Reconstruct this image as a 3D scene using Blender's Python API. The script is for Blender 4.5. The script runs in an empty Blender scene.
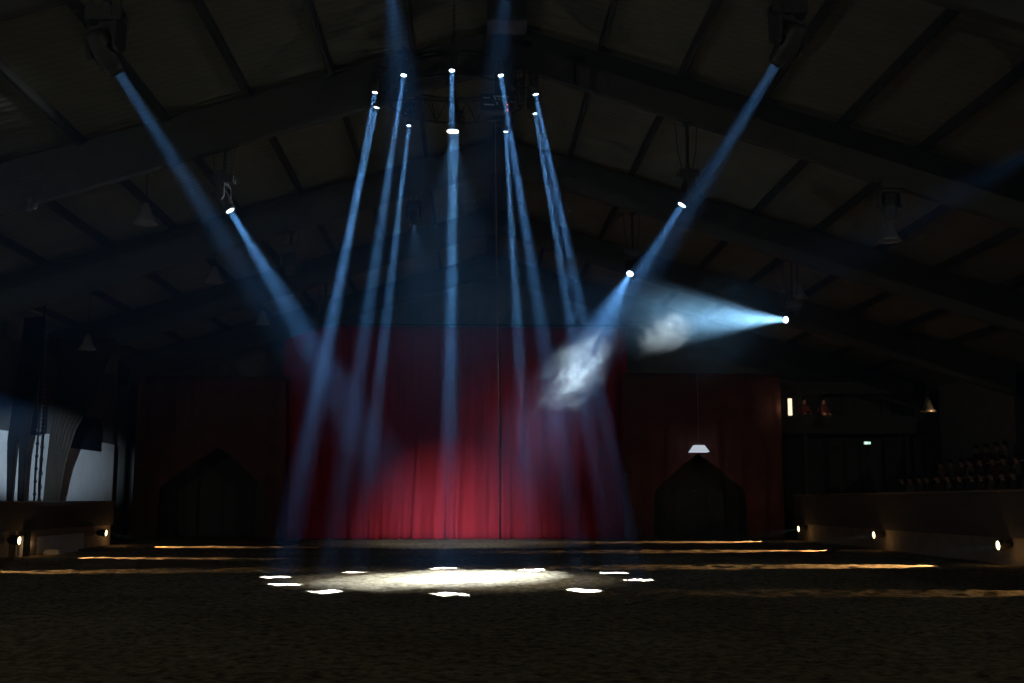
import bpy, math, random
import numpy as np
from mathutils import Vector, Matrix, Quaternion, noise
random.seed(7)
S = bpy.context.scene
C = S.collection
PI = math.pi
V = Vector

# ------------------------------------------------------------------ render look
S.view_settings.view_transform = 'Standard'
S.view_settings.look = 'None'
S.view_settings.gamma = 1.0
S.view_settings.use_curve_mapping = False
S.view_settings.exposure = 0.0
cy = S.cycles
cy.use_denoising = True
cy.denoiser = 'OPENIMAGEDENOISE'
cy.denoising_input_passes = 'RGB_ALBEDO'
cy.use_light_tree = True
cy.max_bounces = 4
cy.diffuse_bounces = 2
cy.glossy_bounces = 1
cy.transmission_bounces = 2
cy.volume_bounces = 0
cy.transparent_max_bounces = 6
cy.sample_clamp_indirect = 0.4
cy.caustics_reflective = False
cy.caustics_refractive = False
cy.use_adaptive_sampling = False
cy.volume_max_steps = 96

# ------------------------------------------------------------------ helpers
class MB:
    """collects shapes, then links them as ONE mesh object"""
    def __init__(s): s.v = []; s.f = []; s.m = []
    def add(s, vs, fs, mi=0):
        o = len(s.v); s.v += [tuple(p) for p in vs]
        s.f += [tuple(i + o for i in f) for f in fs]; s.m += [mi] * len(fs); return s
    def box(s, c, d, rot=None, mi=0, taper=1.0):
        c = V(c); hx, hy, hz = d[0] / 2, d[1] / 2, d[2] / 2
        vs = []
        for z in (-1, 1):
            k = taper if z > 0 else 1.0
            for x, y in ((-1, -1), (1, -1), (1, 1), (-1, 1)):
                p = V((x * hx * k, y * hy * k, z * hz))
                vs.append(c + (rot @ p if rot else p))
        return s.add(vs, [(3, 2, 1, 0), (4, 5, 6, 7), (0, 1, 5, 4), (1, 2, 6, 5), (2, 3, 7, 6), (3, 0, 4, 7)], mi)
    def span(s, a, b, mi=0):
        return s.box([(a[i] + b[i]) / 2 for i in range(3)], [abs(b[i] - a[i]) for i in range(3)], None, mi)
    def tube(s, p, q, r, r2=None, n=8, mi=0):
        return s.path([p, q], [r, r if r2 is None else r2], n, mi)
    def path(s, pts, r, n=8, mi=0, closed=False):
        pts = [V(p) for p in pts]; N = len(pts)
        rr = r if isinstance(r, (list, tuple)) else [r] * N
        vs = []; fs = []; ref = None
        for i, p in enumerate(pts):
            a = pts[(i - 1) % N] if (i or closed) else p
            b = pts[(i + 1) % N] if (i < N - 1 or closed) else p
            t = (b - a).normalized()
            if ref is None:
                ref = t.orthogonal().normalized()
            ref = (ref - t * ref.dot(t)).normalized(); bi = t.cross(ref)
            for k in range(n):
                an = 2 * PI * k / n
                vs.append(p + (ref * math.cos(an) + bi * math.sin(an)) * rr[i])
        L = N if closed else N - 1
        for i in range(L):
            j = (i + 1) % N
            for k in range(n):
                k2 = (k + 1) % n
                fs.append((i * n + k, i * n + k2, j * n + k2, j * n + k))
        if not closed:
            fs.append(tuple(range(n - 1, -1, -1))); fs.append(tuple((N - 1) * n + k for k in range(n)))
        return s.add(vs, fs, mi)
    def lathe(s, prof, o=(0, 0, 0), M=None, n=20, mi=0):
        """profile of (radius, z) turned about local Z"""
        o = V(o); vs = []; fs = []; N = len(prof)
        for r, z in prof:
            for k in range(n):
                an = 2 * PI * k / n
                p = V((max(r, 1e-4) * math.cos(an), max(r, 1e-4) * math.sin(an), z))
                vs.append(o + (M @ p if M else p))
        for i in range(N - 1):
            for k in range(n):
                k2 = (k + 1) % n
                fs.append((i * n + k, i * n + k2, (i + 1) * n + k2, (i + 1) * n + k))
        return s.add(vs, fs, mi)
    def build(s, name, mat, parent=None, loc=None, smooth=False, world=False):
        me = bpy.data.meshes.new(name)
        vs = s.v
        if world and parent is not None:
            o = parent.location
            vs = [(v[0] - o.x, v[1] - o.y, v[2] - o.z) for v in vs]
        me.from_pydata(vs, [], s.f)
        for m in (mat if isinstance(mat, (list, tuple)) else [mat]): me.materials.append(m)
        me.polygons.foreach_set('material_index', s.m)
        if smooth: me.polygons.foreach_set('use_smooth', [True] * len(s.f))
        me.update()
        ob = bpy.data.objects.new(name, me); C.objects.link(ob)
        if parent is not None: ob.parent = parent
        if loc is not None: ob.location = loc
        return ob

def tag(o, label=None, cat=None, group=None, kind=None):
    if label: o['label'] = label
    if cat: o['category'] = cat
    if group: o['group'] = group
    if kind: o['kind'] = kind
    return o
def thing(name, loc, label, cat, group=None, rz=0):
    o = bpy.data.objects.new(name, None); C.objects.link(o)
    o.location = loc; o.rotation_euler.z = rz; o.empty_display_size = .1
    return tag(o, label, cat, group)
def copy_tree(o, parent=None):
    c = o.copy(); C.objects.link(c); c.parent = parent
    for ch in list(o.children): copy_tree(ch, c)
    return c
def rot_to(d):
    """matrix taking local -Z to direction d"""
    return V((0, 0, -1)).rotation_difference(V(d).normalized()).to_matrix()

# ------------------------------------------------------------------ materials
def principled(name, col, rough=.7, metal=0.0, noise_amt=0.0, nscale=8, bump=0.0, bscale=40, spec=None):
    m = bpy.data.materials.new(name); m.use_nodes = True
    nt = m.node_tree; b = nt.nodes['Principled BSDF']
    b.inputs['Base Color'].default_value = (*col, 1); b.inputs['Roughness'].default_value = rough
    b.inputs['Metallic'].default_value = metal
    if spec is not None: b.inputs['Specular IOR Level'].default_value = spec
    tc = nt.nodes.new('ShaderNodeTexCoord')
    if noise_amt:
        n = nt.nodes.new('ShaderNodeTexNoise'); n.inputs['Detail'].default_value = 5
        if isinstance(nscale, tuple):      # streaks along one axis: cloth pile, painted in for the shading of folds
            mp = nt.nodes.new('ShaderNodeMapping'); mp.inputs['Scale'].default_value = nscale; n.inputs['Scale'].default_value = 1
            nt.links.new(tc.outputs['Object'], mp.inputs['Vector']); nt.links.new(mp.outputs[0], n.inputs['Vector'])
        else:
            n.inputs['Scale'].default_value = nscale; nt.links.new(tc.outputs['Object'], n.inputs['Vector'])
        r = nt.nodes.new('ShaderNodeMix'); r.data_type = 'RGBA'
        r.inputs[6].default_value = (*[c * (1 - noise_amt) for c in col], 1)
        r.inputs[7].default_value = (*[min(1, c * (1 + noise_amt)) for c in col], 1)
        nt.links.new(n.outputs['Fac'], r.inputs[0]); nt.links.new(r.outputs[2], b.inputs['Base Color'])
    if bump:
        n2 = nt.nodes.new('ShaderNodeTexNoise'); n2.inputs['Scale'].default_value = bscale; n2.inputs['Detail'].default_value = 4
        nt.links.new(tc.outputs['Object'], n2.inputs['Vector'])
        bp = nt.nodes.new('ShaderNodeBump'); bp.inputs['Strength'].default_value = bump; bp.inputs['Distance'].default_value = .02
        nt.links.new(n2.outputs['Fac'], bp.inputs['Height']); nt.links.new(bp.outputs['Normal'], b.inputs['Normal'])
    return m
def emit(name, col, strength):
    m = bpy.data.materials.new(name); m.use_nodes = True; nt = m.node_tree
    b = nt.nodes['Principled BSDF']
    b.inputs['Base Color'].default_value = (*[c * .5 for c in col], 1)
    b.inputs['Emission Color'].default_value = (*col, 1); b.inputs['Emission Strength'].default_value = strength
    m.cycles.emission_sampling = 'NONE'
    return m

M = dict(
    black=principled('black_metal', (.04, .04, .042), .55, .2, .3, 20),
    steel=principled('dark_steel', (.035, .035, .037), .5, .5, .3, 12),
    plastic=principled('black_plastic', (.045, .045, .048), .45, 0, .2, 30),
    rafter=principled('rafter_timber', (.05, .049, .046), .8, 0, .35, 3, .2, 30),
    purlin=principled('purlin_timber', (.022, .021, .019), .8, 0, .35, 3, .2, 30),
    roof=principled('roof_sheet', (.150, .148, .110), .7, 0, .3, 1.3, .1, 6),
    wall=principled('dark_wall', (.20, .20, .193), .9, 0, .3, 2, .2, 15),
    red=principled('red_velvet', (.42, .022, .035), .9, 0, .45, (5.5, 5.5, .22), .25, 60, .15),  # upright light and dark streaks painted in to suggest shaded folds
    redside=principled('dull_red_drape', (.12, .05, .045), .9, 0, .3, 2.2, .25, 60, .15),
    drape=principled('black_drape', (.17, .175, .178), .95, 0, .3, 3, .2, 40, .1),
    brown=principled('brown_drape', (.026, .021, .016), .95, 0, .6, (16, 16, .6), .2, 40, .1),
    cloth=principled('matt_black_cloth', (.006, .006, .0065), .95, 0, .3, 3, .2, 40, .05),
    tarred=principled('tarred_boards', (.07, .069, .066), .75, 0, .3, 5, .2, 25),
    white=principled('white_board', (.62, .64, .66), .7, 0, .15, 2, .05, 20),
    barrier=principled('dark_boards', (.10, .097, .09), .75, 0, .3, 5, .2, 25),
    kick=principled('pale_kick_boards', (.26, .22, .17), .8, 0, .3, 3, .2, 25),
    rail=principled('worn_wood_rail', (.17, .155, .14), .6, 0, .3, 5, .1, 40),
    grey=principled('grey_metal', (.25, .25, .25), .5, .6, .2, 15),
    pendant=principled('aluminium_shade', (.30, .29, .27), .45, .5, .2, 15),
    rope=principled('pale_rope', (.30, .29, .28), .8, 0, .2, 30),
    concrete=principled('stand_concrete', (.08, .077, .072), .9, 0, .3, 4, .2, 20),
    skin=principled('skin', (.45, .27, .19), .6, 0, .1, 10),
    hair=principled('hair', (.03, .02, .015), .7, 0, .3, 40),
    tape=principled('reflective_tape', (.8, .8, .82), .4, 0, .1, 20),
    lens=emit('lamp_lens_blue_white', (.62, .86, 1.0), 30),
    lenssoft=emit('lamp_lens_dim', (.25, .6, 1.0), 1.2),
    lenswarm=emit('lamp_lens_warm', (1.0, .93, .80), 14),
    kicklens=emit('floor_lamp_lens', (1.0, .80, .42), 7),
    deadlens=principled('unlit_lens', (.12, .14, .16), .1, 0, .1, 10),
    exitg=emit('exit_sign_green', (.30, .80, .55), .8),
    exitw=emit('exit_sign_white', (.9, 1.0, .95), 1.2),
    shade=emit('lit_shade', (.72, .80, .95), .62),
    strip=emit('lit_strip', (1.0, .78, .55), 1.4),
    led=emit('small_red_led', (1.0, .12, .03), .5),
)
def floor_material():
    m = bpy.data.materials.new('riding_sand'); m.use_nodes = True; nt = m.node_tree; b = nt.nodes['Principled BSDF']
    L = nt.links.new; tc = nt.nodes.new('ShaderNodeTexCoord')
    n1 = nt.nodes.new('ShaderNodeTexNoise'); n1.inputs['Scale'].default_value = 7; n1.inputs['Detail'].default_value = 8; n1.inputs['Roughness'].default_value = .7
    n2 = nt.nodes.new('ShaderNodeTexNoise'); n2.inputs['Scale'].default_value = .45; n2.inputs['Detail'].default_value = 4
    L(tc.outputs['Object'], n1.inputs['Vector']); L(tc.outputs['Object'], n2.inputs['Vector'])
    cr = nt.nodes.new('ShaderNodeValToRGB')
    cr.color_ramp.elements[0].position = .36; cr.color_ramp.elements[0].color = (.055, .045, .028, 1)
    cr.color_ramp.elements[1].position = .66; cr.color_ramp.elements[1].color = (.34, .29, .20, 1)
    L(n1.outputs['Fac'], cr.inputs['Fac'])
    mx = nt.nodes.new('ShaderNodeMix'); mx.data_type = 'RGBA'; mx.blend_type = 'MULTIPLY'; mx.inputs[0].default_value = .5
    c2 = nt.nodes.new('ShaderNodeValToRGB'); c2.color_ramp.elements[0].position = .35; c2.color_ramp.elements[0].color = (.5, .45, .4, 1); c2.color_ramp.elements[1].position = .65
    L(n2.outputs['Fac'], c2.inputs['Fac']); L(cr.outputs['Color'], mx.inputs[6]); L(c2.outputs['Color'], mx.inputs[7]); L(mx.outputs[2], b.inputs['Base Color'])
    b.inputs['Roughness'].default_value = .95; b.inputs['Specular IOR Level'].default_value = .1
    bp = nt.nodes.new('ShaderNodeBump'); bp.inputs['Strength'].default_value = 1.0; bp.inputs['Distance'].default_value = .05
    L(n1.outputs['Fac'], bp.inputs['Height']); L(bp.outputs['Normal'], b.inputs['Normal'])
    return m
M['sand'] = floor_material()

# ------------------------------------------------------------------ camera: 40 mm on a 36 mm frame, 1.5 m up at the near end of the arena
cam_d = bpy.data.cameras.new('camera'); cam = bpy.data.objects.new('camera', cam_d); C.objects.link(cam)
cam.location = (0, 0, 1.5)
cam.rotation_mode = 'XYZ'
cam.rotation_euler = (math.radians(90 + 8.003), 0, math.radians(-2.093))
cam_d.sensor_width = 36; cam_d.lens = 36 * 1138 / 1024; cam_d.clip_end = 300
S.camera = cam

# ------------------------------------------------------------------ haze in the whole hall (thin theatrical mist)
w = bpy.data.worlds.new('hall_air'); S.world = w; w.use_nodes = True
wn = w.node_tree
for n in list(wn.nodes): wn.nodes.remove(n)
wo = wn.nodes.new('ShaderNodeOutputWorld'); bg = wn.nodes.new('ShaderNodeBackground')
bg.inputs['Color'].default_value = (0, 0, 0, 1); bg.inputs['Strength'].default_value = 0
vs = wn.nodes.new('ShaderNodeVolumeScatter')
vs.inputs['Color'].default_value = (.16, .45, 1.0, 1); vs.inputs['Density'].default_value = .0024; vs.inputs['Anisotropy'].default_value = 0.0
wn.links.new(bg.outputs[0], wo.inputs['Surface']); wn.links.new(vs.outputs[0], wo.inputs['Volume'])
# the mist hangs up under the roof and thins out toward the sand
ge = wn.nodes.new('ShaderNodeNewGeometry'); sx = wn.nodes.new('ShaderNodeSeparateXYZ'); mr = wn.nodes.new('ShaderNodeMapRange'); mr.interpolation_type = 'SMOOTHSTEP'
mr.inputs['From Min'].default_value = .3; mr.inputs['From Max'].default_value = 9.0; mr.inputs['To Min'].default_value = .0003; mr.inputs['To Max'].default_value = .0031
wn.links.new(ge.outputs['Position'], sx.inputs[0]); wn.links.new(sx.outputs['Z'], mr.inputs['Value']); wn.links.new(mr.outputs[0], vs.inputs['Density'])
w.cycles.volume_step_size = 12.0
w.cycles.volume_sampling = 'MULTIPLE_IMPORTANCE'

# ------------------------------------------------------------------ the hall
RX, RZ, SL = 0.8, 11.6, 0.30            # ridge x, ridge height, roof slope
EL, ER = -14.0, 19.0                    # side walls
YB, YF = 48.0, -7.0
def roof_z(x): return RZ - SL * abs(x - RX)

def make_floor():
    # raked riding sand: a fine relief where the camera sees it
    xs = np.arange(-14.0, 19.01, .085); ys = [8.0]
    while ys[-1] < 48: ys.append(ys[-1] + .055 + .0022 * (ys[-1] - 8))
    ys = np.array(ys); nx, ny = len(xs), len(ys)
    X, Y = np.meshgrid(xs, ys)
    rs = np.random.RandomState(3)
    Z = np.zeros_like(X)
    for sc, am in ((.9, .018), (.38, .026), (.17, .036)):
        gx, gy = int(34 / sc) + 4, int(42 / sc) + 4
        G = rs.rand(gy, gx); u = (X + 14) / sc; v = (Y - 8) / sc
        iu = u.astype(int); iv = v.astype(int); fu = u - iu; fv = v - iv
        fu = fu * fu * (3 - 2 * fu); fv = fv * fv * (3 - 2 * fv)
        Z += am * ((G[iv, iu] * (1 - fu) + G[iv, iu + 1] * fu) * (1 - fv) + (G[iv + 1, iu] * (1 - fu) + G[iv + 1, iu + 1] * fu) * fv - .5)
    for _ in range(260):                 # hoof prints
        px, py = rs.uniform(-11, 12), rs.uniform(9, 44)
        d2 = ((X - px) / .11) ** 2 + ((Y - py) / .13) ** 2
        Z -= .018 * np.exp(-d2)
    vs_ = np.stack([X, Y, Z], -1).reshape(-1, 3)
    idx = np.arange(nx * ny).reshape(ny, nx)
    q = np.stack([idx[:-1, :-1], idx[:-1, 1:], idx[1:, 1:], idx[1:, :-1]], -1).reshape(-1, 4)
    o = len(vs_)
    extra = np.array([(EL, YF, 0), (ER, YF, 0), (ER, 8.02, -.004), (EL, 8.02, -.004)])
    vs_ = np.concatenate([vs_, extra]); q = np.concatenate([q, [[o, o + 1, o + 2, o + 3]]])
    me = bpy.data.meshes.new('floor'); me.from_pydata(vs_.tolist(), [], q.tolist()); me.materials.append(M['sand'])
    me.polygons.foreach_set('use_smooth', [True] * len(q)); me.update()
    ob = bpy.data.objects.new('floor', me); C.objects.link(ob)
    return tag(ob, kind='structure')
make_floor()

def make_roof():
    b = MB(); y = YF; pts = []
    while y < YB:
        for dy, dz in ((0, 0), (.09, 0), (.125, .032), (.215, .032)): pts.append((y + dy, dz))
        y += .25
    xs = [EL - .3, RX, ER + .3]
    vs_ = [(x, yy, roof_z(x) + dz) for yy, dz in pts for x in xs]
    fs = []
    for i in range(len(pts) - 1):
        for k in range(2): fs.append((i * 3 + k, i * 3 + k + 1, (i + 1) * 3 + k + 1, (i + 1) * 3 + k))
    b.add(vs_, fs)
    tag(b.build('ceiling', M['roof']), kind='structure')
make_roof()

def side_wall(name, x, dx):
    z = roof_z(x) + .05
    tag(MB().span((x, YF, -.05), (x + dx, YB, z)).build(name, M['wall']), kind='structure')
side_wall('wall_left', EL, -.2); side_wall('wall_right', ER, .2)
def end_wall(name, y, dy):
    b = MB(); P = [(EL - .2, -.05), (ER + .2, -.05), (ER + .2, roof_z(ER)), (RX, RZ), (EL - .2, roof_z(EL))]
    n = len(P); vs_ = [(x, y, z) for x, z in P] + [(x, y + dy, z) for x, z in P]
    fs = [tuple(range(n)), tuple(range(2 * n - 1, n - 1, -1))] + [(i, i + n, (i + 1) % n + n, (i + 1) % n) for i in range(n)]
    tag(b.add(vs_, fs).build(name, M['wall']), kind='structure')
end_wall('wall_back', YB, .2); end_wall('wall_front', YF, -.2)

# purlins, eave to ridge, running the length of the hall
for sgn in (-1, 1):
    for k in range(9):
        off = 1.9 + 1.7 * k + (.14 if sgn < 0 else 0)
        x = RX + sgn * off
        if x < EL + .2 or x > ER - .2: continue
        zt = roof_z(x)
        tag(MB().box((x, (YF + YB) / 2, zt - .10), (.10, YB - YF, .20)).build('purlin', M['purlin']), kind='structure')
tag(MB().box((RX, (YF + YB) / 2, RZ - .22), (.42, YB - YF, .36)).build('ridge_beam', M['purlin']), kind='structure')
# portal frames: tapered rafters meeting at the ridge, on columns by the walls
FR = [.5, 8.0, 15.5, 23.0, 30.5, 38.0, 45.5]
for y in FR:
    b = MB(); t = .11
    for sgn, xe in ((-1, EL), (1, ER)):
        top = [(RX, RZ - .12), (xe, roof_z(xe) - .12)]
        bot = [(RX, RZ - 1.0), (xe, roof_z(xe) - 1.25)]
        P = [top[0], top[1], bot[1], bot[0]]
        vs_ = [(x, y - t, z) for x, z in P] + [(x, y + t, z) for x, z in P]
        b.add(vs_, [(0, 1, 2, 3), (7, 6, 5, 4)] + [(i, (i + 1) % 4, (i + 1) % 4 + 4, i + 4) for i in range(4)])
        zt = roof_z(xe) - .3; cx = xe - sgn * .25
        b.span((cx - .2, y - t, 0), (cx + .2, y + t, zt))
    tag(b.build('portal_frame', M['rafter']), kind='structure')

# ------------------------------------------------------------------ drapes at the far end
def drape(name, x0, x1, y, ztop, mat, lower=lambda x: 0.0, amp=.14, wl=.85, seed=0, nz=26, parent=None, flare=.12):
    """a hung, folded cloth; lower(x) is the height of its lower edge"""
    b = MB(); n = int((x1 - x0) / .05) + 1; vs_ = []; fs = []
    for i in range(n + 1):
        x = x0 + (x1 - x0) * i / n; zl = lower(x)
        for k in range(nz + 1):
            t = k / nz; z = zl + (ztop - zl) * t
            a = amp * (1 + .5 * (1 - t))
            nn = noise.noise(V((x * .8 + seed, z * .12, seed)))
            ph = 2 * PI * x / wl + 2.4 * nn + seed
            f = math.sin(ph) * .62 + .30 * math.sin(2.3 * ph + 1.1 + nn * 2) + .5 * noise.noise(V((x * 3.1, z * .35, seed + 4)))
            vs_.append((x, y + a * f - flare * (1 - t) ** 4, z))
    for i in range(n):
        for k in range(nz):
            a = i * (nz + 1) + k; fs.append((a, a + 1, a + nz + 2, a + nz + 1))
    b.add(vs_, fs)
    o = b.build(name, mat, parent, smooth=True)
    sm = o.modifiers.new('cloth_thickness', 'SOLIDIFY'); sm.thickness = .012
    return o
YC = 46.2
tag(drape('stage_curtain', -7.6, 1.18, YC, 8.6, M['red'], lambda x: .02, seed=1.3), 'left half of the red velvet stage curtain, lit along its foot', 'curtain')
tag(drape('stage_curtain', 1.22, 6.4, YC, 8.6, M['red'], lambda x: .02, seed=5.1), 'right half of the red velvet stage curtain, lit along its foot', 'curtain')
def tent_opening(xl, xr, xp, zs, zp):
    def f(x):
        if x <= xl or x >= xr: return .02
        t = (x - xl) / (xp - xl) if x < xp else (xr - x) / (xr - xp)
        return zs + (zp - zs) * (t ** .85)
    return f
tag(drape('entrance_drape', -13.1, -7.3, 45.2, 6.4, M['redside'], tent_opening(-12.15, -7.95, -9.85, 1.9, 3.6), seed=2.2, amp=.07, flare=.05), 'dark red drape with a peaked opening beside the left barrier', 'curtain')
tag(drape('entrance_drape', 6.1, 12.45, 45.2, 6.6, M['redside'], tent_opening(7.2, 11.0, 9.05, 1.75, 3.4), seed=8.2, amp=.07, flare=.05), 'dark red drape with a peaked opening under the lit white shade', 'curtain')
tag(drape('dark_void_cloth', -13.6, 18.6, 47.6, 5.9, M['tarred'], seed=3.2, amp=.06), 'dark cloth added across the far end for the unlit void behind the red curtains', 'curtain')  # dark sheet added to stand for the unlit void in the openings
b = MB(); b.tube((-13.4, 45.9, 8.62), (18, 45.9, 8.62), .05)
tag(b.build('curtain_rail', M['black']), 'long black curtain rail high across the far end', 'rail')

# ------------------------------------------------------------------ arena barriers
def barrier(name, x, sgn, y0, y1, ztop, zmid, label):
    root = thing(name, (x, (y0 + y1) / 2, 0), label, 'barrier')
    P = lambda nm, a, b_, mat: MB().span(a, b_).build(nm, mat, root, world=True)
    # upper boards stand proud of the pale kick boards
    P('upper_boards', (x, y0, zmid), (x + sgn * .12, y1, ztop - .05), M['tarred'])
    P('kick_boards', (x + sgn * .10, y0, -.03), (x + sgn * .16, y1, zmid + .02), M['kick'])
    P('top_rail', (x - sgn * .04, y0, ztop - .05), (x + sgn * .18, y1, ztop), M['rail'])
    y = y0 + .3
    while y < y1:
        if sgn < 0: break
        P('post', (x + sgn * .16, y, -.03), (x + sgn * .28, y + .12, ztop - .06), M['steel']); y += 3.75
    return root
barrier('arena_barrier', 12.8, 1, 8, 45.0, 1.78, .64, 'long dark barrier on the right with pale kick boards in front of the stand')
barrier('arena_barrier', -12.4, -1, 8, 40.6, 1.52, .70, 'dark barrier on the left in front of the white wall boards')

# ------------------------------------------------------------------ lamps
def light_spot(name, loc, aim, power, col, deg, blend=.5, rad=.0, scale=None):
    d = bpy.data.lights.new(name, 'SPOT'); d.energy = power; d.color = col; d.spot_size = math.radians(deg); d.spot_blend = blend; d.shadow_soft_size = rad
    o = bpy.data.objects.new(name, d); C.objects.link(o); o.location = loc
    o.rotation_mode = 'QUATERNION'; o.rotation_quaternion = (V(aim) - V(loc)).to_track_quat('-Z', 'Y')
    return o
def light_disk(name, loc, aim, power, col, dia, spread):
    d = bpy.data.lights.new(name, 'AREA'); d.shape = 'DISK'; d.energy = power; d.color = col; d.size = dia; d.spread = math.radians(spread)
    o = bpy.data.objects.new(name, d); C.objects.link(o); o.location = loc
    o.rotation_mode = 'QUATERNION'; o.rotation_quaternion = (V(aim) - V(loc)).to_track_quat('-Z', 'Y')
    return o
def light_point(name, loc, power, col, rad=0):
    d = bpy.data.lights.new(name, 'POINT'); d.energy = power; d.color = col; d.shadow_soft_size = rad
    o = bpy.data.objects.new(name, d); C.objects.link(o); o.location = loc; return o

# one moving head lamp, built once: base > (clamp), yoke, head > (lens, fins)
def head_meshes():
    out = {}
    b = MB()
    b.box((0, 0, .335), (.34, .26, .13)); b.box((0, 0, .405), (.30, .22, .02)); b.box((0, -.134, .33), (.16, .012, .05))
    b.box((.18, 0, .34), (.03, .10, .05)); b.box((-.18, 0, .34), (.03, .10, .05))
    out['base'] = b
    b = MB(); b.lathe([(0, .30), (.075, .30), (.075, .24), (0, .24)], n=16)
    b.box((0, 0, .235), (.40, .13, .04))
    for s_ in (-1, 1): b.box((s_ * .185, 0, .11), (.045, .13, .24)); b.lathe([(0, -.03), (.05, -.03), (.05, .03), (0, .03)], (s_ * .185, 0, 0), Matrix.Rotation(PI / 2, 3, 'Y'), 14)
    out['yoke'] = b
    b = MB(); b.lathe([(0, .21), (.07, .21), (.105, .17), (.115, .05), (.118, -.05), (.11, -.10), (.100, -.14), (.105, -.19), (.092, -.225), (.070, -.225), (.066, -.205), (0, -.205)], n=24)
    for k in range(5): b.box((0, 0, .08 + .022 * k), (.236, .17, .008))
    out['head'] = b
    b = MB(); b.lathe([(0, -.221), (.035, -.220), (.064, -.212), (.067, -.206), (0, -.2055)], n=20)
    out['lens'] = b
    b = MB(); b.box((0, 0, .43), (.05, .05, .04)); b.lathe([(.034, -.03), (.05, -.03), (.05, .03), (.034, .03), (.034, -.03)], (0, 0, .475), Matrix.Rotation(PI / 2, 3, 'Y'), 14)
    out['clamp'] = b
    return out
HM = head_meshes(); HMESH = {}
def moving_head(lens, aim, s, lensmat, label, group=None, post=None):
    lens = V(lens); d = (V(aim) - lens).normalized(); piv = lens - d * .222 * s
    root = thing('moving_head_lamp', piv, label, 'stage lamp', group)
    def part(nm, mat, par, rz=0):
        key = (nm, mat.name, s)
        if key not in HMESH:
            b = MB(); b.v = [(v[0] * s, v[1] * s, v[2] * s) for v in HM[nm].v]; b.f = HM[nm].f; b.m = HM[nm].m
            o = b.build(nm, mat, par, smooth=False); HMESH[key] = o.data
        else:
            o = bpy.data.objects.new(nm, HMESH[key]); C.objects.link(o); o.parent = par
        return o
    base = part('base', M['plastic'], root); part('clamp', M['black'], base)
    pan = math.atan2(d.y, d.x) + PI / 2
    y = part('yoke', M['plastic'], root); y.rotation_euler.z = pan
    h = part('head', M['plastic'], root); h.rotation_mode = 'QUATERNION'
    h.rotation_quaternion = V((0, 0, -1)).rotation_difference(d)
    part('lens', lensmat, h)
    if post:       # drop pole up to the roof frame
        b = MB(); b.tube((0, 0, .44 * s), (0, 0, post - piv.z), .035, n=10); b.box((0, 0, post - piv.z - .03), (.2, .2, .06)); b.build('drop_pole', M['steel'], root)
        for dx in (-.5, .42):
            b = MB(); b.path([(dx * .5, 0, post - piv.z), (dx * .42, 0, (post - piv.z) * .6), (dx * .22, .02, .42 * s)], .012, 6)
            b.build('cable', M['black'], root)
    return piv, d

BLUEWHITE = (.80, .93, 1.0)
RC = V((-.34, 22.5, 9.6))
ring = [  # lens offset from the ring's centre, its spot on the sand, which one
    ((-1.60, -.56), (-3.39, 21.45), 'the one left of centre on the near side, leftmost of all'),
    ((-1.64, .32), (-3.88, 23.42), 'leftmost on the far side'),
    ((-.975, -1.51), (-2.40, 19.55), 'second from left on the near side'),
    ((-1.03, 1.45), (-2.42, 25.01), 'second from left on the far side'),
    ((-.045, -1.79), (-.32, 19.05), 'at the front middle of the ring'),
    ((.01, 1.88), (-.58, 26.04), 'at the back middle of the ring'),
    ((.89, -1.57), (1.96, 19.82), 'right of the middle on the near side'),
    ((1.09, 1.78), (1.38, 25.59), 'right of the middle on the far side'),
    ((1.62, -.57), (3.23, 22.28), 'rightmost on the near side'),
    ((1.67, .57), (3.06, 24.46), 'rightmost on the far side')]
LAB = ['lit moving head at the left end of the ring truss, its upper lamp',
       'lit moving head at left end of ring truss, just below the upper left lamp',
       'lit moving head on the front of the ring truss, left of the middle lamp',
       'lit moving head on the back of the ring truss, left of the round floodlight',
       'lit moving head at the front middle of the ring truss, highest of all',
       'lit moving head at the back middle of the ring truss, beside the floodlight',
       'lit moving head on the front of the ring truss, right of the middle lamp',
       'lit moving head on the back of the ring truss, below the striped hoist box',
       'lit moving head at the right end of the ring truss, its upper lamp',
       'lit moving head at right end of ring truss, just below the upper right lamp']
RINGP, RINGSPREAD = 98, 3.7
for (o, t, _), lab in zip(ring, LAB):
    lp = V((RC.x + o[0], RC.y + o[1], RC.z)); ap = V((t[0], t[1], 0))
    piv, d = moving_head(lp, ap, .78, M['lens'], lab, 'lamps on the ring truss')
    light_disk('ring_beam', lp + d * .02, ap, RINGP, BLUEWHITE, .09, RINGSPREAD)

# ring truss: two hoops, lacing, hung on chains from the roof
def hoop(r, z, rad): return MB().path([(r * math.cos(2 * PI * k / 48), r * math.sin(2 * PI * k / 48), z) for k in range(48)], rad, 8, closed=True)
rt = thing('ring_truss', (RC.x, RC.y, 9.66), 'round dark lattice truss hung under the ridge carrying the ring of lamps', 'truss')
hoop(1.42, 0, .028).build('bottom_chord', M['steel'], rt, smooth=True)
hoop(1.22, .485, .028).build('inner_chord', M['steel'], rt, smooth=True)
hoop(1.42, .485, .028).build('top_chord', M['steel'], rt, smooth=True)
b = MB()
P3 = lambda r, a, z: (r * math.cos(a), r * math.sin(a), z)
for k in range(20):
    a0, a1 = 2 * PI * k / 20, 2 * PI * (k + 1) / 20; am = (a0 + a1) / 2
    b.tube(P3(1.42, a0, 0), P3(1.42, am, .485), .011, n=5); b.tube(P3(1.42, am, .485), P3(1.42, a1, 0), .011, n=5)
    b.tube(P3(1.42, a0, 0), P3(1.22, am, .485), .011, n=5); b.tube(P3(1.42, a0, .485), P3(1.22, am, .485), .011, n=5)
b.build('lacing', M['steel'], rt)
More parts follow.
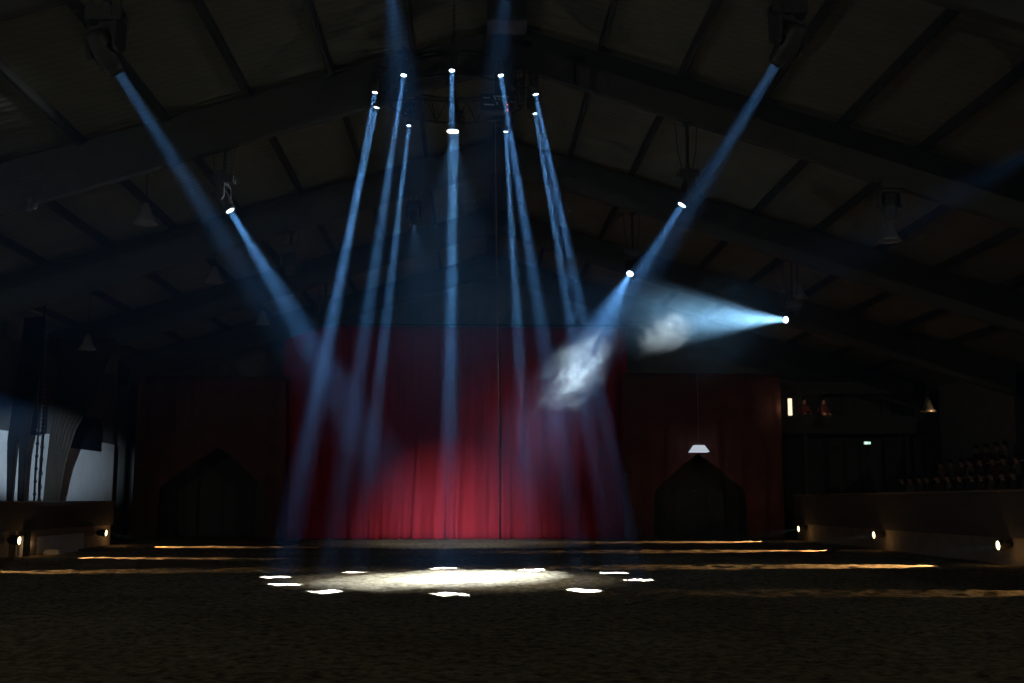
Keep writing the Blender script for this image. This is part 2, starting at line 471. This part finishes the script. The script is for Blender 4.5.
for o, t, _ in ring:
    r0 = math.hypot(*o); b = MB(); b.tube((o[0] * 1.2 / r0, o[1] * 1.2 / r0, .485), (o[0] * (r0 + .06) / r0, o[1] * (r0 + .06) / r0, .485), .024, n=8); b.build('outrigger', M['steel'], rt)
b = MB(); b.tube((-1.42, 0, 0), (1.42, 0, 0), .025); b.tube((0, -1.42, 0), (0, 1.42, 0), .025); b.build('cross_bar', M['steel'], rt)
for ang in (.5, 2.6, 4.7):
    p = P3(1.42, ang, .51); x = RC.x + p[0]
    b = MB(); z0 = .51; zt = roof_z(x) - 9.66 - .02; n = int((zt - z0) / .09)
    for k in range(n):
        M3 = Matrix.Rotation(PI / 2, 3, 'X') if k % 2 else Matrix.Rotation(PI / 2, 3, 'X') @ Matrix.Identity(3)
        ax = V((1, 0, 0)) if k % 2 else V((0, 1, 0))
        cc = V((p[0], p[1], z0 + .09 * k + .045))
        b.path([cc + ax * .022 * math.cos(q * PI / 4) + V((0, 0, .06 * math.sin(q * PI / 4))) for q in range(8)], .009, 5, closed=True)
    b.build('chain', M['steel'], rt)
# round floodlight at the middle of the ring
fl = thing('floodlight', (-.39, 22.5, 9.05), 'round warm white floodlight hanging at the middle of the ring truss', 'stage lamp')
b = MB(); b.lathe([(0, .30), (.06, .30), (.075, .2), (.10, .12), (.15, .02), (.165, -.02), (.165, -.05), (.15, -.05), (.145, -.02), (0, -.02)], n=28); b.v = [(v[0] * .8, v[1] * .8, v[2]) for v in b.v]; b.build('housing', M['plastic'], fl, smooth=False)
MB().lathe([(0, -.066), (.07, -.062), (.105, -.052), (.117, -.04), (.117, -.022)], n=28).build('lens', M['lenswarm'], fl)
b = MB(); b.tube((0, 0, .28), (0, 0, .60), .02); b.box((0, 0, .3), (.09, .09, .06)); b.build('hanger', M['steel'], fl)
light_spot('flood_beam', (-.39, 22.5, 8.98), (-.36, 22.6, 0), 3600, (1.0, .95, .83), 46, 1.0)

# hoist box with tape stripes on the ring's right side, and the big box above it
hb = thing('hoist_box', (.50, 23.1, 9.62), 'small dark hoist box with silver tape stripes inside the ring of lamps', 'hoist')
MB().span((-.33, -.16, 0), (.33, .16, .36)).build('housing', M['black'], hb)
b = MB()
for (x, z, l, r) in ((-.20, .27, .14, 0), (.14, .30, .26, .04), (-.14, .12, .22, .05), (.16, .20, .10, .5)): b.box((x, -.163, z), (l, .004, .03), Matrix.Rotation(r, 3, 'Y'))
b.box((0, -.163, .22), (.03, .004, .22), Matrix.Rotation(-.35, 3, 'Y')); b.box((.05, -.163, .2), (.02, .004, .16), Matrix.Rotation(.4, 3, 'Y'))
b.build('tape_stripes', M['tape'], hb)
b = MB(); b.tube((0, 0, .36), (0, 0, roof_z(.50) - .06 - 9.62), .02); b.build('hanger', M['steel'], hb)
for k in range(2): MB().lathe([(0, -.02), (.022, -.015), (.022, .015), (0, .02)], (.24, -.168, .06 - .12 * k + .06), n=8).build('indicator', M['led'], hb)

# ------------------------------------------------------------------ lamps on drop poles under the portal frames
POOL = (-.34, 22.6, 0)
HG = 'moving heads on drop poles'
hung = [
    ((-4.97, 15.5, 7.48), (-.6, 22.4, 0), 1.45, 'lenssoft', 'large moving head near the top left corner, its beam pointing down right', 42, 8.5),
    ((4.37, 15.5, 7.73), (-.1, 22.4, 0), 1.45, 'lenssoft', 'large moving head near the top right, its beam pointing down left', 42, 8.5),
    ((-4.96, 23.0, 7.42), POOL, 1.25, 'lens', 'lit moving head on a drop pole at left, below the dark rafter', 220, 13),
    ((4.39, 23.0, 7.63), POOL, 1.25, 'lens', 'lit moving head on a drop pole right of the ring, above the brightest lamp', 140, 13),
    ((4.35, 30.5, 7.68), (-.1, 23.4, 0), 1.25, 'lens', 'bright moving head whose beam runs into the nearer smoke puff', 480, 22),
    ((8.62, 30.5, 6.43), (.16, 25.2, 5.73), 1.25, 'lens', 'bright moving head at far right throwing a wide level beam leftward', 120, 24),
    ((9.0, 15.5, 7.0), (5.6, 30.5, 5.6), 1.3, 'lenssoft', 'moving head beyond the right edge with a faint wide beam', 6, 12),
    ((-1.22, 15.5, 9.15), (-.6, 45.0, .3), 1.3, 'lenssoft', 'moving head above the ring, left of the ridge, aimed at the curtain foot', 26, 15),
    ((.52, 15.5, 9.15), (-.9, 45.0, .3), 1.3, 'lenssoft', 'moving head above the ring, at the ridge, aimed at the curtain foot', 14, 15),
]
for lp, ap, s, lm, lab, pw, sp in hung:
    fy = lp[1]; post = roof_z(lp[0]) - 1.0 - .1
    piv, d = moving_head(lp, ap, s, M[lm], lab, HG, post=max(post, lp[2] + .9))
    light_disk('stage_beam', V(lp) + d * .03, ap, pw, BLUEWHITE, .12 * s / 1.2, sp)
for lp, lab in (((-4.9, 30.5, 7.6), 'unlit moving head on a drop pole at left, behind the lit one'), ((8.8, 23.0, 7.4), 'unlit moving head hanging in the dark at right between two cables'),
                ((-9.0, 23.0, 7.4), 'unlit moving head hanging in the dark at the left edge'), ((-4.9, 38.0, 7.6), 'unlit moving head farthest back on the left of the hall')):
    moving_head(lp, (lp[0], lp[1] - .4, 0), 1.25, M['deadlens'], lab, HG, post=max(roof_z(lp[0]) - 1.1, lp[2] + .9))

# floor lamps under the barriers
def kick_lamp(x, y, z, d, label, power, deg, aim_z=-.165):
    root = thing('barrier_lamp', (x, y, z), label, 'floor lamp', 'floor lamps along the barriers'); d = V(d).normalized()
    R = rot_to(d) * 1.3
    b = MB(); b.lathe([(0, .20), (.05, .20), (.075, .15), (.085, .02), (.10, -.04), (.10, -.06), (.085, -.06), (.08, -.02), (0, -.02)], (0, 0, 0), R, 20); b.build('housing', M['black'], root)
    b = MB(); b.lathe([(0, -.050), (.05, -.048), (.082, -.038), (.084, -.022)], (0, 0, 0), R, 20); b.build('lens', M['kicklens'], root)
    sg = 1 if x > 0 else -1
    b = MB(); b.box((sg * .16, 0, .13), (.24, .05, .02)); b.box((sg * .05, -.11, .06), (.03, .012, .16)); b.box((sg * .05, .11, .06), (.03, .012, .16)); b.box((sg * .06, 0, .13), (.05, .23, .015)); b.build('bracket', M['black'], root)
    if power:
        p = V((x, y, z)) + d * .095
        light_spot('floor_lamp_beam', p, p + V((d.x, d.y, aim_z)), power, (1.0, .58, .24), deg, .35).scale = (1, .66, 1)
        light_point('floor_lamp_glow', V((x + d.x * .13, y - .30 if x > 0 else y + 1.1, z - .12)), KP * (.0002 if x > 0 else .0004), (1.0, .55, .2))
KP = 7000
for y, lab, dy, kp, dg in ((43.6, 'small warm lamp under the right barrier, nearest the curtain', -.03, 1.1, 25), (35.4, 'small warm lamp in the middle of the right barrier', .04, 1.1, 25), (27.0, 'small warm lamp under the right barrier at the picture edge', .06, 1.1, 25), (18.7, 'small warm lamp under the near end of the right barrier', .16, .2, 24)):
    kick_lamp(12.60, y, .47, (-1, dy - .12, -.05), lab, KP * kp, dg)
for y, lab, dy, kp, dg in ((31.6, 'small warm lamp under the left barrier beside the dark post', -.02, .9, 19), (39.0, 'small warm lamp under the far end of the left barrier', .0, .9, 19), (25.0, 'small warm lamp under the near part of the left barrier', .2, .3, 24)):
    kick_lamp(-12.20, y, .46, (1, dy - .10, -.05), lab, KP * kp, dg)
# extra wash lamps, added to light the foot of the stage curtain
wash = [((-1.6, 31.0, 9.2), (-1.3, 42.0, 0)), ((1.2, 31.0, 9.2), (.4, 42.0, 0))]
for (lp, ap), lab in zip(wash, ('added dark wash lamp behind the ring, left of the ridge', 'added dark wash lamp behind the ring, right of the ridge')):
    piv, d = moving_head(lp, ap, 1.0, M['deadlens'], lab, None, post=roof_z(lp[0]) - .4)
    light_spot('added_curtain_wash', V(lp) + d * .04, ap, 1500, (1.0, .93, .88), 40, 1.0)

# ------------------------------------------------------------------ fill light: unseen wall lamps added to lift the dark parts
for k, y in enumerate((4.0, 15.5, 27.0)):
    for x, sd in ((-13.93, 'left'), (18.93, 'right')):
        if k == 2 and x > 0: continue
        sg = 1 if x < 0 else -1
        r = thing('added_wall_lamp', (x, y, 4.2), 'added unseen wall lamp on the %s side wall, %s' % (sd, ('by the near end', 'halfway along', 'toward the far end')[k]), 'lamp')
        b = MB(); b.box((sg * .02, 0, 0), (.10, .22, .30)); b.build('bracket', M['black'], r)
        b = MB(); b.lathe([(0, -.13), (.07, -.12), (.10, -.04), (.10, .05), (.06, .12), (0, .13)], (sg * .13, 0, 0), n=16); b.build('globe', M['pendant'], r, smooth=True)
        light_point('fill_light', (x + sg * .35, y, 4.2), 520 if x < 0 else 640, (1.0, .97, .84))

# ------------------------------------------------------------------ smoke puffs drifting through the beams
def puff_material(name, dens, scale, seed, thr, stretch):
    m = bpy.data.materials.new(name); m.use_nodes = True; nt = m.node_tree; L = nt.links.new
    for n in list(nt.nodes): nt.nodes.remove(n)
    out = nt.nodes.new('ShaderNodeOutputMaterial'); sc = nt.nodes.new('ShaderNodeVolumeScatter'); sc.inputs['Color'].default_value = (.80, .90, 1.0, 1)
    tc = nt.nodes.new('ShaderNodeTexCoord'); mp = nt.nodes.new('ShaderNodeMapping'); mp.inputs['Location'].default_value = (seed, seed * .7, 0); mp.inputs['Scale'].default_value = stretch
    nz = nt.nodes.new('ShaderNodeTexNoise'); nz.inputs['Scale'].default_value = scale; nz.inputs['Detail'].default_value = 6; nz.inputs['Roughness'].default_value = .62; nz.inputs['Distortion'].default_value = .9
    L(tc.outputs['Object'], mp.inputs['Vector']); L(mp.outputs[0], nz.inputs['Vector'])
    ln = nt.nodes.new('ShaderNodeVectorMath'); ln.operation = 'LENGTH'; L(tc.outputs['Object'], ln.inputs[0])
    def mth(op, a, b_, clamp=False):
        n = nt.nodes.new('ShaderNodeMath'); n.operation = op; n.use_clamp = clamp
        for i_, q in enumerate((a, b_)):
            if isinstance(q, (int, float)): n.inputs[i_].default_value = q
            else: L(q, n.inputs[i_])
        return n.outputs[0]
    fall = mth('SUBTRACT', 1.0, mth('POWER', ln.outputs['Value'], 1.6), True)
    body = mth('SUBTRACT', mth('ADD', mth('MULTIPLY', mth('SUBTRACT', nz.outputs['Fac'], .5), 4.6), mth('MULTIPLY', fall, 1.0)), thr, True)
    edge = mth('MULTIPLY', fall, 2.2, True)
    L(mth('MULTIPLY', mth('MULTIPLY', body, edge), dens), sc.inputs['Density']); L(sc.outputs[0], out.inputs['Volume'])
    m.cycles.volume_step_rate = .3
    return m
def puff(name, c, r, rz, label, dens, scale, seed, thr=.62, stretch=(1, 1, 1)):
    b = MB(); vs_ = []; fs = []; nu, nv = 24, 14
    for j in range(nv + 1):
        ph = PI * j / nv
        for i_ in range(nu):
            th = 2 * PI * i_ / nu; p = V((math.sin(ph) * math.cos(th), math.sin(ph) * math.sin(th), math.cos(ph)))
            vs_.append(p * (1.0 + .06 * noise.noise(p * 2 + V((seed, 0, 0)))))
    for j in range(nv):
        for i_ in range(nu): fs.append((j * nu + i_, (j + 1) * nu + i_, (j + 1) * nu + (i_ + 1) % nu, j * nu + (i_ + 1) % nu))
    o = b.add(vs_, fs).build(name, puff_material(name + '_volume', dens, scale, seed, thr, stretch))
    o.location = c; o.scale = r; o.rotation_euler = (0, rz, 0)
    return tag(o, label, 'smoke', kind='stuff')
R3a, R3b = V((4.35, 30.5, 7.68)), V((-.5, 23.3, 0))
c1 = R3a.lerp(R3b, .38)
puff('smoke_puff', c1 + V((.05, 0, -.05)), (1.9, 1.1, 1.0), math.radians(-42), 'pale blue smoke puff drifting in the beam of the bright lamp right of the ring', .026, 2.6, 3.1, .36)
puff('smoke_puff', (4.85, 28.1, 5.5), (1.15, .8, .72), math.radians(-38), 'greyer smoke puff in the wide level beam, right of the pale blue puff', .24, 2.4, 9.4, .40)

def soft_smoke(name, c, r, rz, label, dens):
    """thin smoke still hanging round the machine's outlet, thickest in its middle"""
    b = MB(); b.lathe([(math.sin(PI * k / 12), -math.cos(PI * k / 12)) for k in range(13)], n=20)
    m = bpy.data.materials.new(name + '_volume'); m.use_nodes = True; nt = m.node_tree; L = nt.links.new
    for n in list(nt.nodes): nt.nodes.remove(n)
    out = nt.nodes.new('ShaderNodeOutputMaterial'); sc = nt.nodes.new('ShaderNodeVolumeScatter'); sc.inputs['Color'].default_value = (.30, .62, 1.0, 1)
    tc = nt.nodes.new('ShaderNodeTexCoord'); ln = nt.nodes.new('ShaderNodeVectorMath'); ln.operation = 'LENGTH'; L(tc.outputs['Object'], ln.inputs[0])
    mr = nt.nodes.new('ShaderNodeMapRange'); mr.interpolation_type = 'SMOOTHSTEP'
    mr.inputs['From Min'].default_value = .15; mr.inputs['From Max'].default_value = .98; mr.inputs['To Min'].default_value = dens; mr.inputs['To Max'].default_value = 0
    L(ln.outputs['Value'], mr.inputs['Value']); L(mr.outputs[0], sc.inputs['Density']); L(sc.outputs[0], out.inputs['Volume'])
    o = b.build(name, m); o.location = c; o.scale = r; o.rotation_euler = (0, 0, rz)
    return tag(o, label, 'smoke', kind='stuff')
soft_smoke('smoke_haze', (6.9, 28.7, 6.1), (4.6, 2.8, 2.6), math.radians(40), 'thin blue smoke hanging below the two brightest lamps at right', .045)

# ------------------------------------------------------------------ left side: boards, gathered drapes, shutter
def board(y0, y1, z0, z1, label): tag(MB().span((-13.42, y0, z0), (-13.36, y1, z1)).build('wall_board', M['white']), label, 'wall board')
board(25.0, 36.2, .6, 3.52, 'white wall board at the left edge behind the gathered drapes')
board(36.24, 43.4, .6, 3.62, 'white wall board left of the red entrance drape')
b = MB(); b.span((-13.5, 24, -.02), (-13.42, 43.4, 6.2)); tag(b.build('wall_lining', M['tarred']), 'black lining above the white wall boards at left', 'wall cover')
tag(MB().span((-13.36, 36.9, 3.28), (-13.28, 41.6, 4.4)).build('valance', M['cloth']), 'black valance hanging over the top of the right white wall board', 'curtain')
sh = thing('louvre_shutter', (-13.3, 35.4, 3.6), 'dim slatted shutter on the left wall above the white board', 'shutter')
b = MB()
for k in range(12): b.box((0, 0, .08 + .13 * k), (.06, 1.2, .085), Matrix.Rotation(.5, 3, 'Y'))
b.build('slats', M['rail'], sh)
b = MB(); b.span((-.06, -.68, 0), (.04, -.6, 1.68)); b.span((-.06, .6, 0), (.04, .68, 1.68)); b.span((-.06, -.6, 1.62), (.04, .6, 1.68)); b.span((-.06, -.6, -.02), (.04, .6, .03)); b.build('frame', M['steel'], sh)
def gathered(name, pts, y, mat, label, folds=7):
    """cloth gathered towards its foot: pts = (z, x left, x right)"""
    b = MB(); n = folds * 8; vs_ = []; fs = []; nz = 30
    zs = [p[0] for p in pts]
    for k in range(nz + 1):
        z = zs[0] + (zs[-1] - zs[0]) * k / nz
        xl = np.interp(z, zs, [p[1] for p in pts]); xr = np.interp(z, zs, [p[2] for p in pts]); wd = xr - xl
        for i_ in range(n + 1):
            t = i_ / n
            ed = math.sin(PI * t) ** .5
            f = math.sin(2 * PI * folds * t + .6 * noise.noise(V((t * 4, z * .6, y))))
            vs_.append((xl + wd * t, y - .10 * ed - .11 * f * (.4 + wd * .3), z))
    m_ = n + 1
    for k in range(nz):
        for i_ in range(n): fs.append((k * m_ + i_, k * m_ + i_ + 1, (k + 1) * m_ + i_ + 1, (k + 1) * m_ + i_))
    o = b.add(vs_, fs).build(name, mat, smooth=True)
    sm = o.modifiers.new('cloth_thickness', 'SOLIDIFY'); sm.thickness = .03
    return tag(o, label, 'curtain')
gathered('gathered_drape', [(0, -13.15, -12.74), (1.5, -13.15, -12.73), (2.6, -13.12, -12.59), (3.7, -13.07, -12.33), (4.7, -13.0, -11.8), (6.6, -12.9, -11.2)], 36.0, M['brown'], 'brown drape gathered into a slanting tail, between the two white wall boards')
gathered('gathered_drape', [(0, -13.18, -13.07), (1.5, -13.18, -13.07), (2.4, -13.22, -13.06), (3.2, -13.27, -13.03), (3.7, -13.24, -12.9), (6.8, -13.0, -12.7)], 33.3, M['cloth'], 'thin black drape tail against the white board at the left edge', 4)
gathered('gathered_drape', [(0, -12.81, -12.68), (1.5, -12.8, -12.67), (2.4, -12.82, -12.67), (3.2, -12.86, -12.64), (3.7, -12.89, -12.58), (6.8, -12.68, -12.35)], 33.1, M['cloth'], 'black drape tail just left of the hanging rope', 4)
b = MB(); b.path([(-12.75, 34.1, 7.3), (-12.73, 34.1, 4), (-12.75, 34.1, 2.2), (-12.72, 34.1, 0)], .035, 8)
for k in range(8): b.lathe([(0, -.05), (.05, -.03), (.055, 0), (.05, .03), (0, .05)], (-12.74, 34.1, .6 + .37 * k), n=8)
tag(b.build('hanging_rope', M['cloth']), 'black knotted rope hanging in front of the left white board', 'rope')
wl = thing('board_fill_lamp', (-7.0, 15.0, 0), 'added cool lamp on a tripod, unseen beyond the left edge, lighting the white boards', 'lamp')  # lamp added out of view to brighten the white boards
b = MB(); b.box((0, .02, 3.2), (.30, .16, .24)); b.box((0, .1, 3.33), (.3, .1, .02)); b.build('housing', M['black'], wl)
MB().box((0, .106, 3.2), (.26, .01, .20)).build('lens', M['lenssoft'], wl)
b = MB(); b.tube((0, 0, .5), (0, 0, 3.1), .022)
for k in range(3): b.tube((0, 0, .9), (.55 * math.cos(2.1 * k + .4), .55 * math.sin(2.1 * k + .4), -.02), .016)
b.build('tripod', M['black'], wl)
light_spot('board_fill_light', (-7.05, 15.2, 3.2), (-13.3, 35.4, 2.85), 24000, (.60, .80, 1.0), 12.0, .8).scale = (1, .78, 1)
# along the foot of the left barrier
tag(MB().span((-12.46, 33.2, -.02), (-12.40, 37.6, .50)).build('leaning_board', M['white']), 'low white panel leaning against the foot of the left barrier', 'panel')
tr = MB(); tr.span((-12.25, 33.7, -.02), (-11.8, 35.3, .10)); tr.span((-12.2, 33.76, .10), (-11.85, 35.24, .13)); tag(tr.build('white_trough', M['white']), 'small white trough on the sand by the low white panel', 'trough')
tag(MB().span((-12.40, 32.6, -.02), (-12.22, 33.1, .66)).build('kick_post', M['black']), 'short dark post at the foot of the left barrier', 'post')
tag(MB().span((-12.40, 32.15, -.02), (-12.34, 32.4, .56)).build('marker_post', M['white']), 'short pale post beside the dark post at left', 'post')

# ------------------------------------------------------------------ pendant lamps
def pendant(x, y, z, label, mat=None, s=1.0):
    r = thing('pendant_lamp', (x, y, z), label, 'lamp', 'pendant lamps')
    b = MB(); b.lathe([(0, .46), (.05, .46), (.06, .40), (.10, .36), (.12, .24), (.20, .08), (.26, 0), (.245, 0), (.19, .08), (.11, .23), (0, .25)], n=24)
    b.v = [tuple(c * s for c in v) for v in b.v]; b.build('shade', mat or M['pendant'], r, smooth=True)
    MB().lathe([(0, .06), (.05, .07), (.065, .13), (.05, .19), (.03, .25), (0, .25)], n=14).build('bulb', M['deadlens'], r, smooth=True)
    MB().tube((0, 0, .45 * s), (0, 0, roof_z(x) - z - .02), .012, n=6).build('cord', M['black'], r)
pendant(-7.05, 24.3, 7.45, 'bell shaped pendant lamp at left, below the near rafter')
pendant(-7.05, 31.0, 7.45, 'bell shaped pendant lamp at left, farther than the one below the near rafter')
pendant(-7.05, 38.4, 7.45, 'bell shaped pendant lamp at left, farthest back')
pendant(9.25, 24.3, 7.2, 'bell shaped pendant lamp at right, behind the unlit moving head')
pendant(9.25, 31.4, 7.2, 'bell shaped pendant lamp at right, above the wide level beam')
pendant(-11.2, 33.4, 5.9, 'small pendant lamp over the left drapes')
pendant(14.7, 36.0, 4.35, 'pendant lamp above the right stand with a faint warm rim')
light_point('pendant_glow', (14.75, 35.6, 4.28), 3.0, (1.0, .6, .3))
# the lit white shade in the right-hand entrance
ls = thing('entrance_lamp', (8.98, 44.6, 3.42), 'lit white lamp shade hanging at the peak of the right entrance', 'lamp', )
b = MB(); b.lathe([(.50, 0), (.27, .27), (.25, .27), (.48, 0), (.50, 0)], M=Matrix.Rotation(PI / 4, 3, 'Z'), n=4); b.build('shade', M['shade'], ls)
b = MB(); b.lathe([(0, .30), (.12, .30), (.13, .27), (0, .27)], n=16); b.tube((0, 0, .29), (0, 0, roof_z(8.98) - 3.42 - .3), .01, n=6); b.build('cord', M['grey'], ls)

# slack line from the ring to the joint of the curtain
b = MB(); P0, P1 = V((.50, 23.7, 9.66)), V((1.25, 45.7, .05))
b.path([P0.lerp(P1, k / 24) - V((0, 0, 1.1 * math.sin(PI * k / 24))) for k in range(25)], .006, 6)
tag(b.build('safety_line', M['rope'], smooth=True), 'thin pale line running from the ring truss down to the curtain joint', 'rope')
b = MB(); b.span((-.36, -.3, -.9), (.36, .3, 0)); b.box((0, -.31, -.45), (.6, .02, .75)); b.tube((-.3, 0, 0), (-.3, 0, .9), .02); b.tube((.3, 0, 0), (.3, 0, .9), .02)
tag(b.build('speaker_box', M['black'], loc=(.62, 19.6, 10.9)), 'dark hanging speaker box under the ridge above the ring', 'speaker')

# ------------------------------------------------------------------ right stand, audience, booth
b = MB()
for k in range(4): b.span((13.75 + 1.25 * k, 8.2, -.02), (18.95, 43.4, .5 + .55 * k))
tag(b.build('stand_steps', M['concrete']), kind='structure')
for k in range(4):
    bn = thing('bench', (14.55 + 1.25 * k, 25.8, .5 + .55 * k), ['dark bench in the lowest row of the right stand', 'dark bench in the second row of the right stand', 'dark bench in the third row of the right stand', 'dark bench in the top row of the right stand'][k], 'bench', 'benches on the right stand')
    MB().span((-.18, -16.5, .40), (.18, 16.5, .45)).build('seat', M['barrier'], bn)
    b = MB()
    for q in range(12): b.span((-.14, -16.4 + 2.97 * q, 0), (.14, -16.3 + 2.97 * q, .40))
    b.build('supports', M['steel'], bn)

def skinned(name, mat, verts, edges, rad, sub=1):
    me = bpy.data.meshes.new(name); me.from_pydata(verts, edges, []); o = bpy.data.objects.new(name, me); C.objects.link(o)
    o.modifiers.new('s', 'SKIN'); su = o.modifiers.new('u', 'SUBSURF'); su.levels = sub; su.render_levels = sub
    for i_, v in enumerate(me.skin_vertices[0].data):
        r = rad[i_]; v.radius = r if isinstance(r, tuple) else (r, r); v.use_root = (i_ == 0)
    dg = bpy.context.evaluated_depsgraph_get(); dg.update()
    me2 = bpy.data.meshes.new_from_object(o.evaluated_get(dg)); me2.name = name
    bpy.data.objects.remove(o); me2.materials.clear(); me2.materials.append(mat)
    for p in me2.polygons: p.use_smooth = True
    o2 = bpy.data.objects.new(name, me2); C.objects.link(o2); return o2
def make_person():
    # seated on a bench, facing -Y, origin under the seat at foot level
    z = .475
    Vt = [(0, .02, z + .10), (0, .05, z + .30), (0, .05, z + .47), (0, .03, z + .60), (0, .00, z + .68), (0, -.02, z + .80),
          (.17, .05, z + .53), (.23, .0, z + .30), (.13, -.24, z + .20), (.08, -.33, z + .19), (-.17, .05, z + .53), (-.23, .0, z + .30), (-.13, -.24, z + .20), (-.08, -.33, z + .19),
          (.10, -.02, z + .09), (.12, -.42, z + .11), (.12, -.40, .08), (.13, -.55, .04), (-.10, -.02, z + .09), (-.12, -.42, z + .11), (-.12, -.40, .08), (-.13, -.55, .04)]
    Ed = [(0, 1), (1, 2), (2, 3), (3, 4), (4, 5), (2, 6), (6, 7), (7, 8), (8, 9), (2, 10), (10, 11), (11, 12), (12, 13), (0, 14), (14, 15), (15, 16), (16, 17), (0, 18), (18, 19), (19, 20), (20, 21)]
    Rd = [(.14, .11), (.14, .10), (.16, .11), .06, .055, (.085, .10), .065, .045, .035, .03, .065, .045, .035, .03, .085, .065, .045, .04, .085, .065, .045, .04]
    root = thing('person', (0, 0, 0), 'person in dark clothes sitting among the audience on the right stand', 'person', 'audience on the right stand')
    body = skinned('body', M['skin'], Vt, Ed, Rd, 2); body.parent = root
    g = .018
    ji = [0, 1, 2, 3, 6, 7, 8, 10, 11, 12]
    rr = lambda r: tuple(q + g for q in r) if isinstance(r, tuple) else r + g
    j = skinned('jacket', principled('jacket', (.03, .03, .04), .9), [Vt[k] for k in ji], [(0, 1), (1, 2), (2, 3), (2, 4), (4, 5), (5, 6), (2, 7), (7, 8), (8, 9)], [rr(Rd[k]) for k in ji], 2); j.parent = root
    ti = [0, 14, 15, 16, 18, 19, 20]
    t = skinned('trousers', principled('trousers', (.02, .022, .03), .9), [Vt[k] for k in ti], [(0, 1), (1, 2), (2, 3), (0, 4), (4, 5), (5, 6)], [rr(Rd[k]) for k in ti], 2); t.parent = root
    b = MB()
    for i_ in range(0, 9):
        ph = PI * .56 * i_ / 8
        for k in range(16):
            th = 2 * PI * k / 16
            fr = 1.0 if math.sin(th) > -.35 else max(.0, 1 - .0 * i_)
            pz = math.cos(ph if math.sin(th) > -.3 else min(ph, PI * .33))
            pr_ = math.sin(ph if math.sin(th) > -.3 else min(ph, PI * .33))
            b.v.append((.098 * pr_ * math.cos(th), -.01 + .115 * pr_ * math.sin(th), z + .80 + .135 * pz))
    for i_ in range(8):
        for k in range(16): b.f.append((i_ * 16 + k, i_ * 16 + (k + 1) % 16, (i_ + 1) * 16 + (k + 1) % 16, (i_ + 1) * 16 + k)); b.m.append(0)
    h = b.build('hair', M['hair'], root, smooth=True)
    # face: nose, and eyes set into the skin
    b = MB(); b.box((0, -.125, z + .79), (.022, .03, .04), taper=.5); b.build('nose', M['skin'], root)
    return root
jackets = [principled('jacket_' + n, c, .9, 0, .2, 12) for n, c in (('charcoal', (.05, .05, .055)), ('navy', (.03, .04, .09)), ('olive', (.08, .075, .04)), ('maroon', (.10, .03, .03)), ('stone', (.20, .18, .15)), ('grey', (.13, .13, .14)))]
rnd = random.Random(11); proto = None
for k in range(4):
    y = 26.4 + .25 * k
    while y < 41.5:
        if rnd.random() < .80:
            if proto is None: proto = make_person(); o = proto
            else: o = copy_tree(proto)
            o.location = (14.55 + 1.25 * k, y, .5 + .55 * k); o.rotation_euler.z = -PI / 2 + rnd.uniform(-.35, .25)
            for ch in o.children:
                if ch.name.startswith('jacket'):
                    ch.material_slots[0].link = 'OBJECT'; ch.material_slots[0].material = rnd.choice(jackets)
        y += rnd.uniform(.62, .95)

bt = thing('control_booth', (14.8, 45.4, 0), 'dark control booth high at the right end of the red drape', 'booth')
P = lambda nm, a, c_, mat=M['tarred']: MB().span(a, c_).build(nm, mat, bt, world=True)
P('floor_slab', (12.75, 44.3, 4.15), (17.6, 47.2, 4.3)); P('front_panel', (12.75, 44.3, 4.3), (17.6, 44.38, 4.82)); P('upper_panel', (12.75, 44.3, 5.72), (17.6, 44.38, 6.25)); P('roof', (12.75, 44.3, 6.2), (17.6, 47.2, 6.3))
P('rear_panel', (12.75, 47.1, 4.3), (17.6, 47.2, 6.2), M['barrier']); P('shelf', (12.9, 44.4, 4.8), (17.4, 44.8, 4.84), M['rail'])
for x in (12.8, 13.75, 14.8, 16.2, 17.5): P('window_post', (x, 44.3, 4.82), (x + .06, 44.38, 5.72), M['steel'])
for x in (13.3, 17.4): P('leg', (x, 45.1, 0), (x + .15, 45.25, 4.15), M['steel'])
P('light_strip', (12.52, 44.32, 4.86), (12.66, 44.40, 5.52), M['strip']); P('strip_bracket', (12.60, 44.36, 4.8), (12.82, 44.42, 5.6), M['black'])
light_point('booth_strip_light', (12.44, 44.9, 5.2), 1.2, (1.0, .72, .5))
light_point('booth_desk_light', (14.0, 44.75, 5.05), 2, (1.0, .6, .38))
for (x, lab) in ((13.45, 'person sitting in the control booth, nearest its lit strip'), (14.25, 'person sitting in the control booth, beyond its window post')):
    o = copy_tree(proto); o.location = (x, 45.35, 4.3); o.rotation_euler.z = .2
    o['label'] = lab; del o['group']
    st = thing('stool', (x, 45.37, 4.3), 'stool under the ' + lab, 'stool')
    b = MB(); b.lathe([(0, .44), (.17, .44), (.18, .42), (.17, .40), (0, .40)], n=16); b.build('seat', M['black'], st)
    b = MB(); b.lathe([(0, .40), (.03, .40), (.03, .05), (.17, .02), (.17, 0), (0, 0)], n=16); b.build('pedestal', M['steel'], st)

ex = thing('exit_sign', (15.55, 44.22, 3.77), 'small lit green exit sign in the dark at right', 'sign')
MB().box((0, 0, 0), (.30, .06, .14)).build('housing', M['black'], ex)
MB().box((0, -.034, 0), (.27, .008, .11)).build('panel', M['exitg'], ex)
b = MB(); b.box((-.05, -.040, 0), (.10, .004, .09)); b.box((.05, -.040, 0), (.08, .004, .025)); b.add([(.09, -.042, .035), (.13, -.042, 0), (.09, -.042, -.035)], [(0, 1, 2)]); b.build('pictogram', M['exitw'], ex)
MB().tube((0, .03, .08), (0, .12, .45), .012).build('bracket', M['black'], ex)
